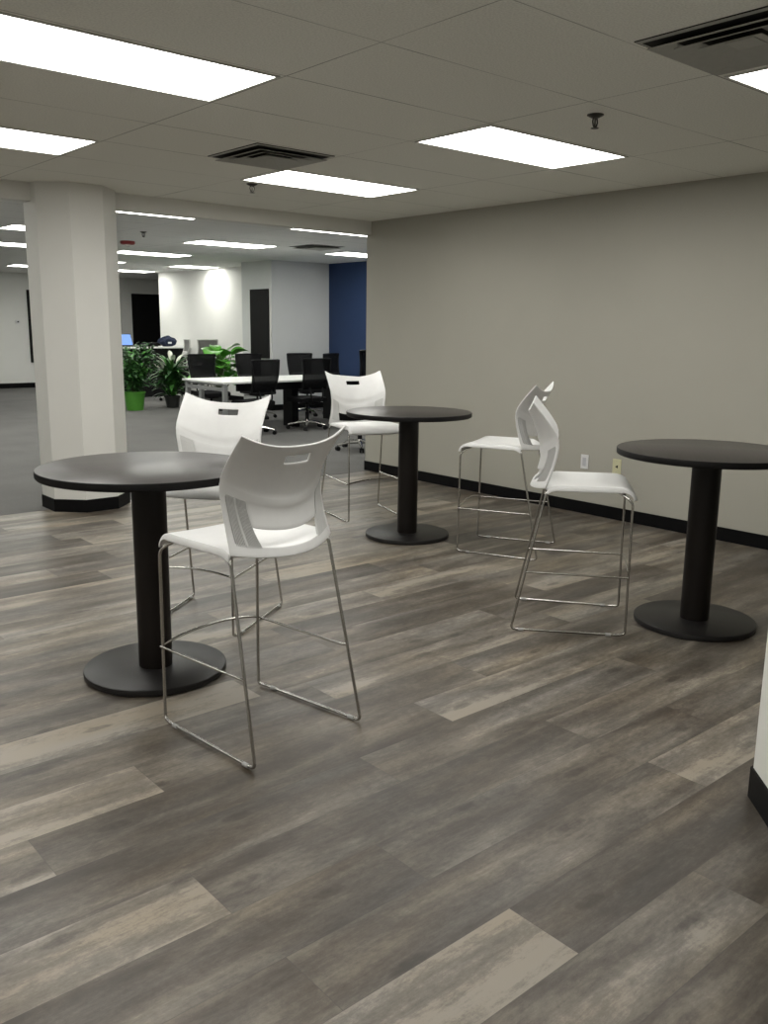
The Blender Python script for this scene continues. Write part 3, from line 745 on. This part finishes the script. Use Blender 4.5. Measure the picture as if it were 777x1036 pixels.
# small dark shelf by the blue wall
t = empty('side_table', (10.15, 11.3, 0)); tag(t, 'small black side table against the blue wall', 'table')
bm = nb(); box(bm, (-.30, -.25, .70), (.30, .25, .73), .004); obj('tabletop', bm, M['dark'], t)
for sx in (-1, 1):
    for sy in (-1, 1):
        bm = nb(); box(bm, (sx * .26 - .02, sy * .21 - .02, 0), (sx * .26 + .02, sy * .21 + .02, .70), .003); obj('leg', bm, M['dark'], t)
bm = nb(); lathe(bm, [(0, 0), (.042, 0), (.058, .12), (.052, .12), (.038, .01), (0, .01)], 20)
tag(obj('paper_cup', bm, M['paper'], None, True, loc=(10.12, 11.25, .73)), 'white paper cup on the small black side table', 'cup')

# ------------------------------------------------------------------ plants
def leaf(bm, base, d, length, width, droop=.3, fold=.15, n=5, tip=1.0, roll=0.0):
    d = Vector(d).normalized(); side = d.cross(Vector((0, 0, 1)))
    if side.length < .05: side = Vector((1, 0, 0))
    side = Matrix.Rotation(roll, 3, d) @ side.normalized(); p = Vector(base); rows = []
    for i in range(n + 1):
        s = i / n; w = width * (math.sin(PI * min(1, .06 + s * .94)) ** .8) * (1 if s < .9 else tip)
        up = side.cross(d).normalized()
        rows.append((bm.verts.new(p - side * w / 2 + up * w * fold), bm.verts.new(p), bm.verts.new(p + side * w / 2 + up * w * fold)))
        d = (d + Vector((0, 0, -droop / n))).normalized(); p = p + d * (length / n)
    for a, b in zip(rows, rows[1:]):
        bm.faces.new((a[0], a[1], b[1], b[0])); bm.faces.new((a[1], a[2], b[2], b[1]))
def pot(t, r0, r1, h, mat):
    bm = nb(); lathe(bm, [(0, 0), (r0, 0), (r1, h - .03), (r1 + .012, h - .03), (r1 + .012, h), (r1 - .008, h), (r1 - .015, h - .04), (0, h - .04)], 40); p = obj('pot', bm, mat, t, True)
    bm = nb(); lathe(bm, [(0, h - .035), (r1 - .016, h - .035)], 24); obj('soil', bm, M['soil'], p)
# bushy plant in the green pot
rg = random.Random(5)
t = empty('potted_plant', (7.15, 15.2, 0)); tag(t, 'bushy dark green plant in a lime green pot beside the column', 'plant')
pot(t, .15, .185, .34, M['pot_green'])
bm = nb(); tips = []
for k in range(13):
    a = rg.random() * 2 * PI; r = rg.random() * .30; x, y = r * 1.35 * math.cos(a), r * 1.35 * math.sin(a); h = .72 + rg.random() * .45
    tube(bm, [(x * .1, y * .1, .30), (x * .6, y * .6, .30 + (h - .3) * .6), (x, y, h)], .007, 6, .1); tips.append((x, y, h))
obj('stem', bm, M['stem'], t, True)
bm = nb(); bm2 = nb()
for k in range(1150):
    x, y, h = rg.choice(tips); s = rg.random() ** .7
    px, py, pz = x * (.25 + .75 * s) + rg.gauss(0, .075), y * (.25 + .75 * s) + rg.gauss(0, .075), .38 + (h - .33) * s + rg.gauss(0, .03)
    a = rg.random() * 2 * PI
    leaf(bm if rg.random() < .6 else bm2, (px, py, pz), (math.cos(a), math.sin(a), rg.uniform(-.2, .9)), rg.uniform(.09, .15), rg.uniform(.035, .06), .9, roll=rg.uniform(-.6, .6), n=4)
obj('foliage', bm, M['leaf_dark'], t, True); obj('young_foliage', bm2, M['leaf_mid'], t, True)
# peace lily
t = empty('potted_plant', (7.98, 15.35, 0)); tag(t, 'peace lily with white blossoms beside the left end of the desk', 'plant')
pot(t, .11, .14, .22, M['pot_dark'])
bm = nb(); bm2 = nb(); bs = nb()
for k in range(190):
    a = rg.random() * 2 * PI; r = rg.uniform(.02, .10); el = rg.uniform(.7, 4.0)
    b0 = (r * math.cos(a), r * math.sin(a), .20 + rg.uniform(0, .52)); L0 = rg.uniform(.28, .5)
    leaf(bm if rg.random() < .5 else bm2, b0, (math.cos(a), math.sin(a), el), L0, rg.uniform(.05, .09), 1.7, n=7, roll=rg.uniform(-.3, .3))
obj('foliage', bm, M['leaf_dark'], t, True); obj('young_foliage', bm2, M['leaf_mid'], t, True)
bb = nb()
for k, (a, r, h, L0) in enumerate([(2.6, .10, .78, .26), (3.4, .20, .74, .24), (1.2, .05, .88, .26), (.3, .14, .80, .28), (4.4, .16, .84, .22), (5.5, .12, .74, .24), (2.2, .22, .66, .22)]):
    x, y = r * math.cos(a), r * math.sin(a); tube(bs, [(0, 0, .25), (x * .5, y * .5, h * .6), (x, y, h)], .005, 6, .08)
    leaf(bb, (x, y, h), (math.cos(a) * .7, math.sin(a) * .7, 1), L0, .09, .5, fold=.3, n=6)
obj('blossom', bb, M['blossom'], t, True); obj('stem', bs, M['stem'], t, True)
# fiddle leaf plant behind the desk
t = empty('potted_plant', (8.40, 14.3, 0)); tag(t, 'tall plant with big bright green leaves behind the desk', 'plant')
pot(t, .13, .16, .30, M['pot_dark'])
bs = nb(); bm = nb()
for k in range(54):
    a = rg.random() * 2 * PI; h = rg.uniform(.50, 1.08); r = rg.uniform(.06, .33)
    x, y = r * math.cos(a), r * math.sin(a); tube(bs, [(0, 0, .27), (x * .5, y * .5, h * .7), (x, y, h)], .006, 6, .08)
    leaf(bm, (x, y, h), (math.cos(a), math.sin(a), rg.uniform(.2, 1.4)), rg.uniform(.26, .36), rg.uniform(.19, .26), 1.0, fold=.12, n=7, roll=rg.uniform(-.5, .5))
obj('foliage', bm, M['leaf_bright'], t, True); obj('stem', bs, M['stem'], t, True)

# ------------------------------------------------------------------ world and camera
w = bpy.data.worlds.new('world'); SC.world = w; w.use_nodes = True
w.node_tree.nodes['Background'].inputs[0].default_value = (.5, .5, .5, 1); w.node_tree.nodes['Background'].inputs[1].default_value = .02
f, pitch, roll, yaw = 895.51, .2049, .0124, .7145
F = Vector((math.sin(yaw) * math.cos(pitch), math.cos(yaw) * math.cos(pitch), -math.sin(pitch)))
R = Vector((math.cos(yaw), -math.sin(yaw), 0)); U = R.cross(F)
R2 = R * math.cos(roll) + U * math.sin(roll); U2 = U * math.cos(roll) - R * math.sin(roll)
cd = bpy.data.cameras.new('camera'); cam = bpy.data.objects.new('camera', cd); COL.objects.link(cam)
mt = Matrix(((R2.x, U2.x, -F.x, 0), (R2.y, U2.y, -F.y, 0), (R2.z, U2.z, -F.z, 1.5208), (0, 0, 0, 1)))
cam.matrix_world = mt
cd.sensor_fit = 'VERTICAL'; cd.sensor_height = 36; cd.sensor_width = 27; cd.lens = f / 1036 * 36
cd.clip_start = .05; cd.clip_end = 100
SC.camera = cam
SC.view_settings.view_transform = 'Standard'; SC.view_settings.look = 'None'; SC.view_settings.gamma = 1
SC.view_settings.use_curve_mapping = False; SC.view_settings.exposure = 0.0
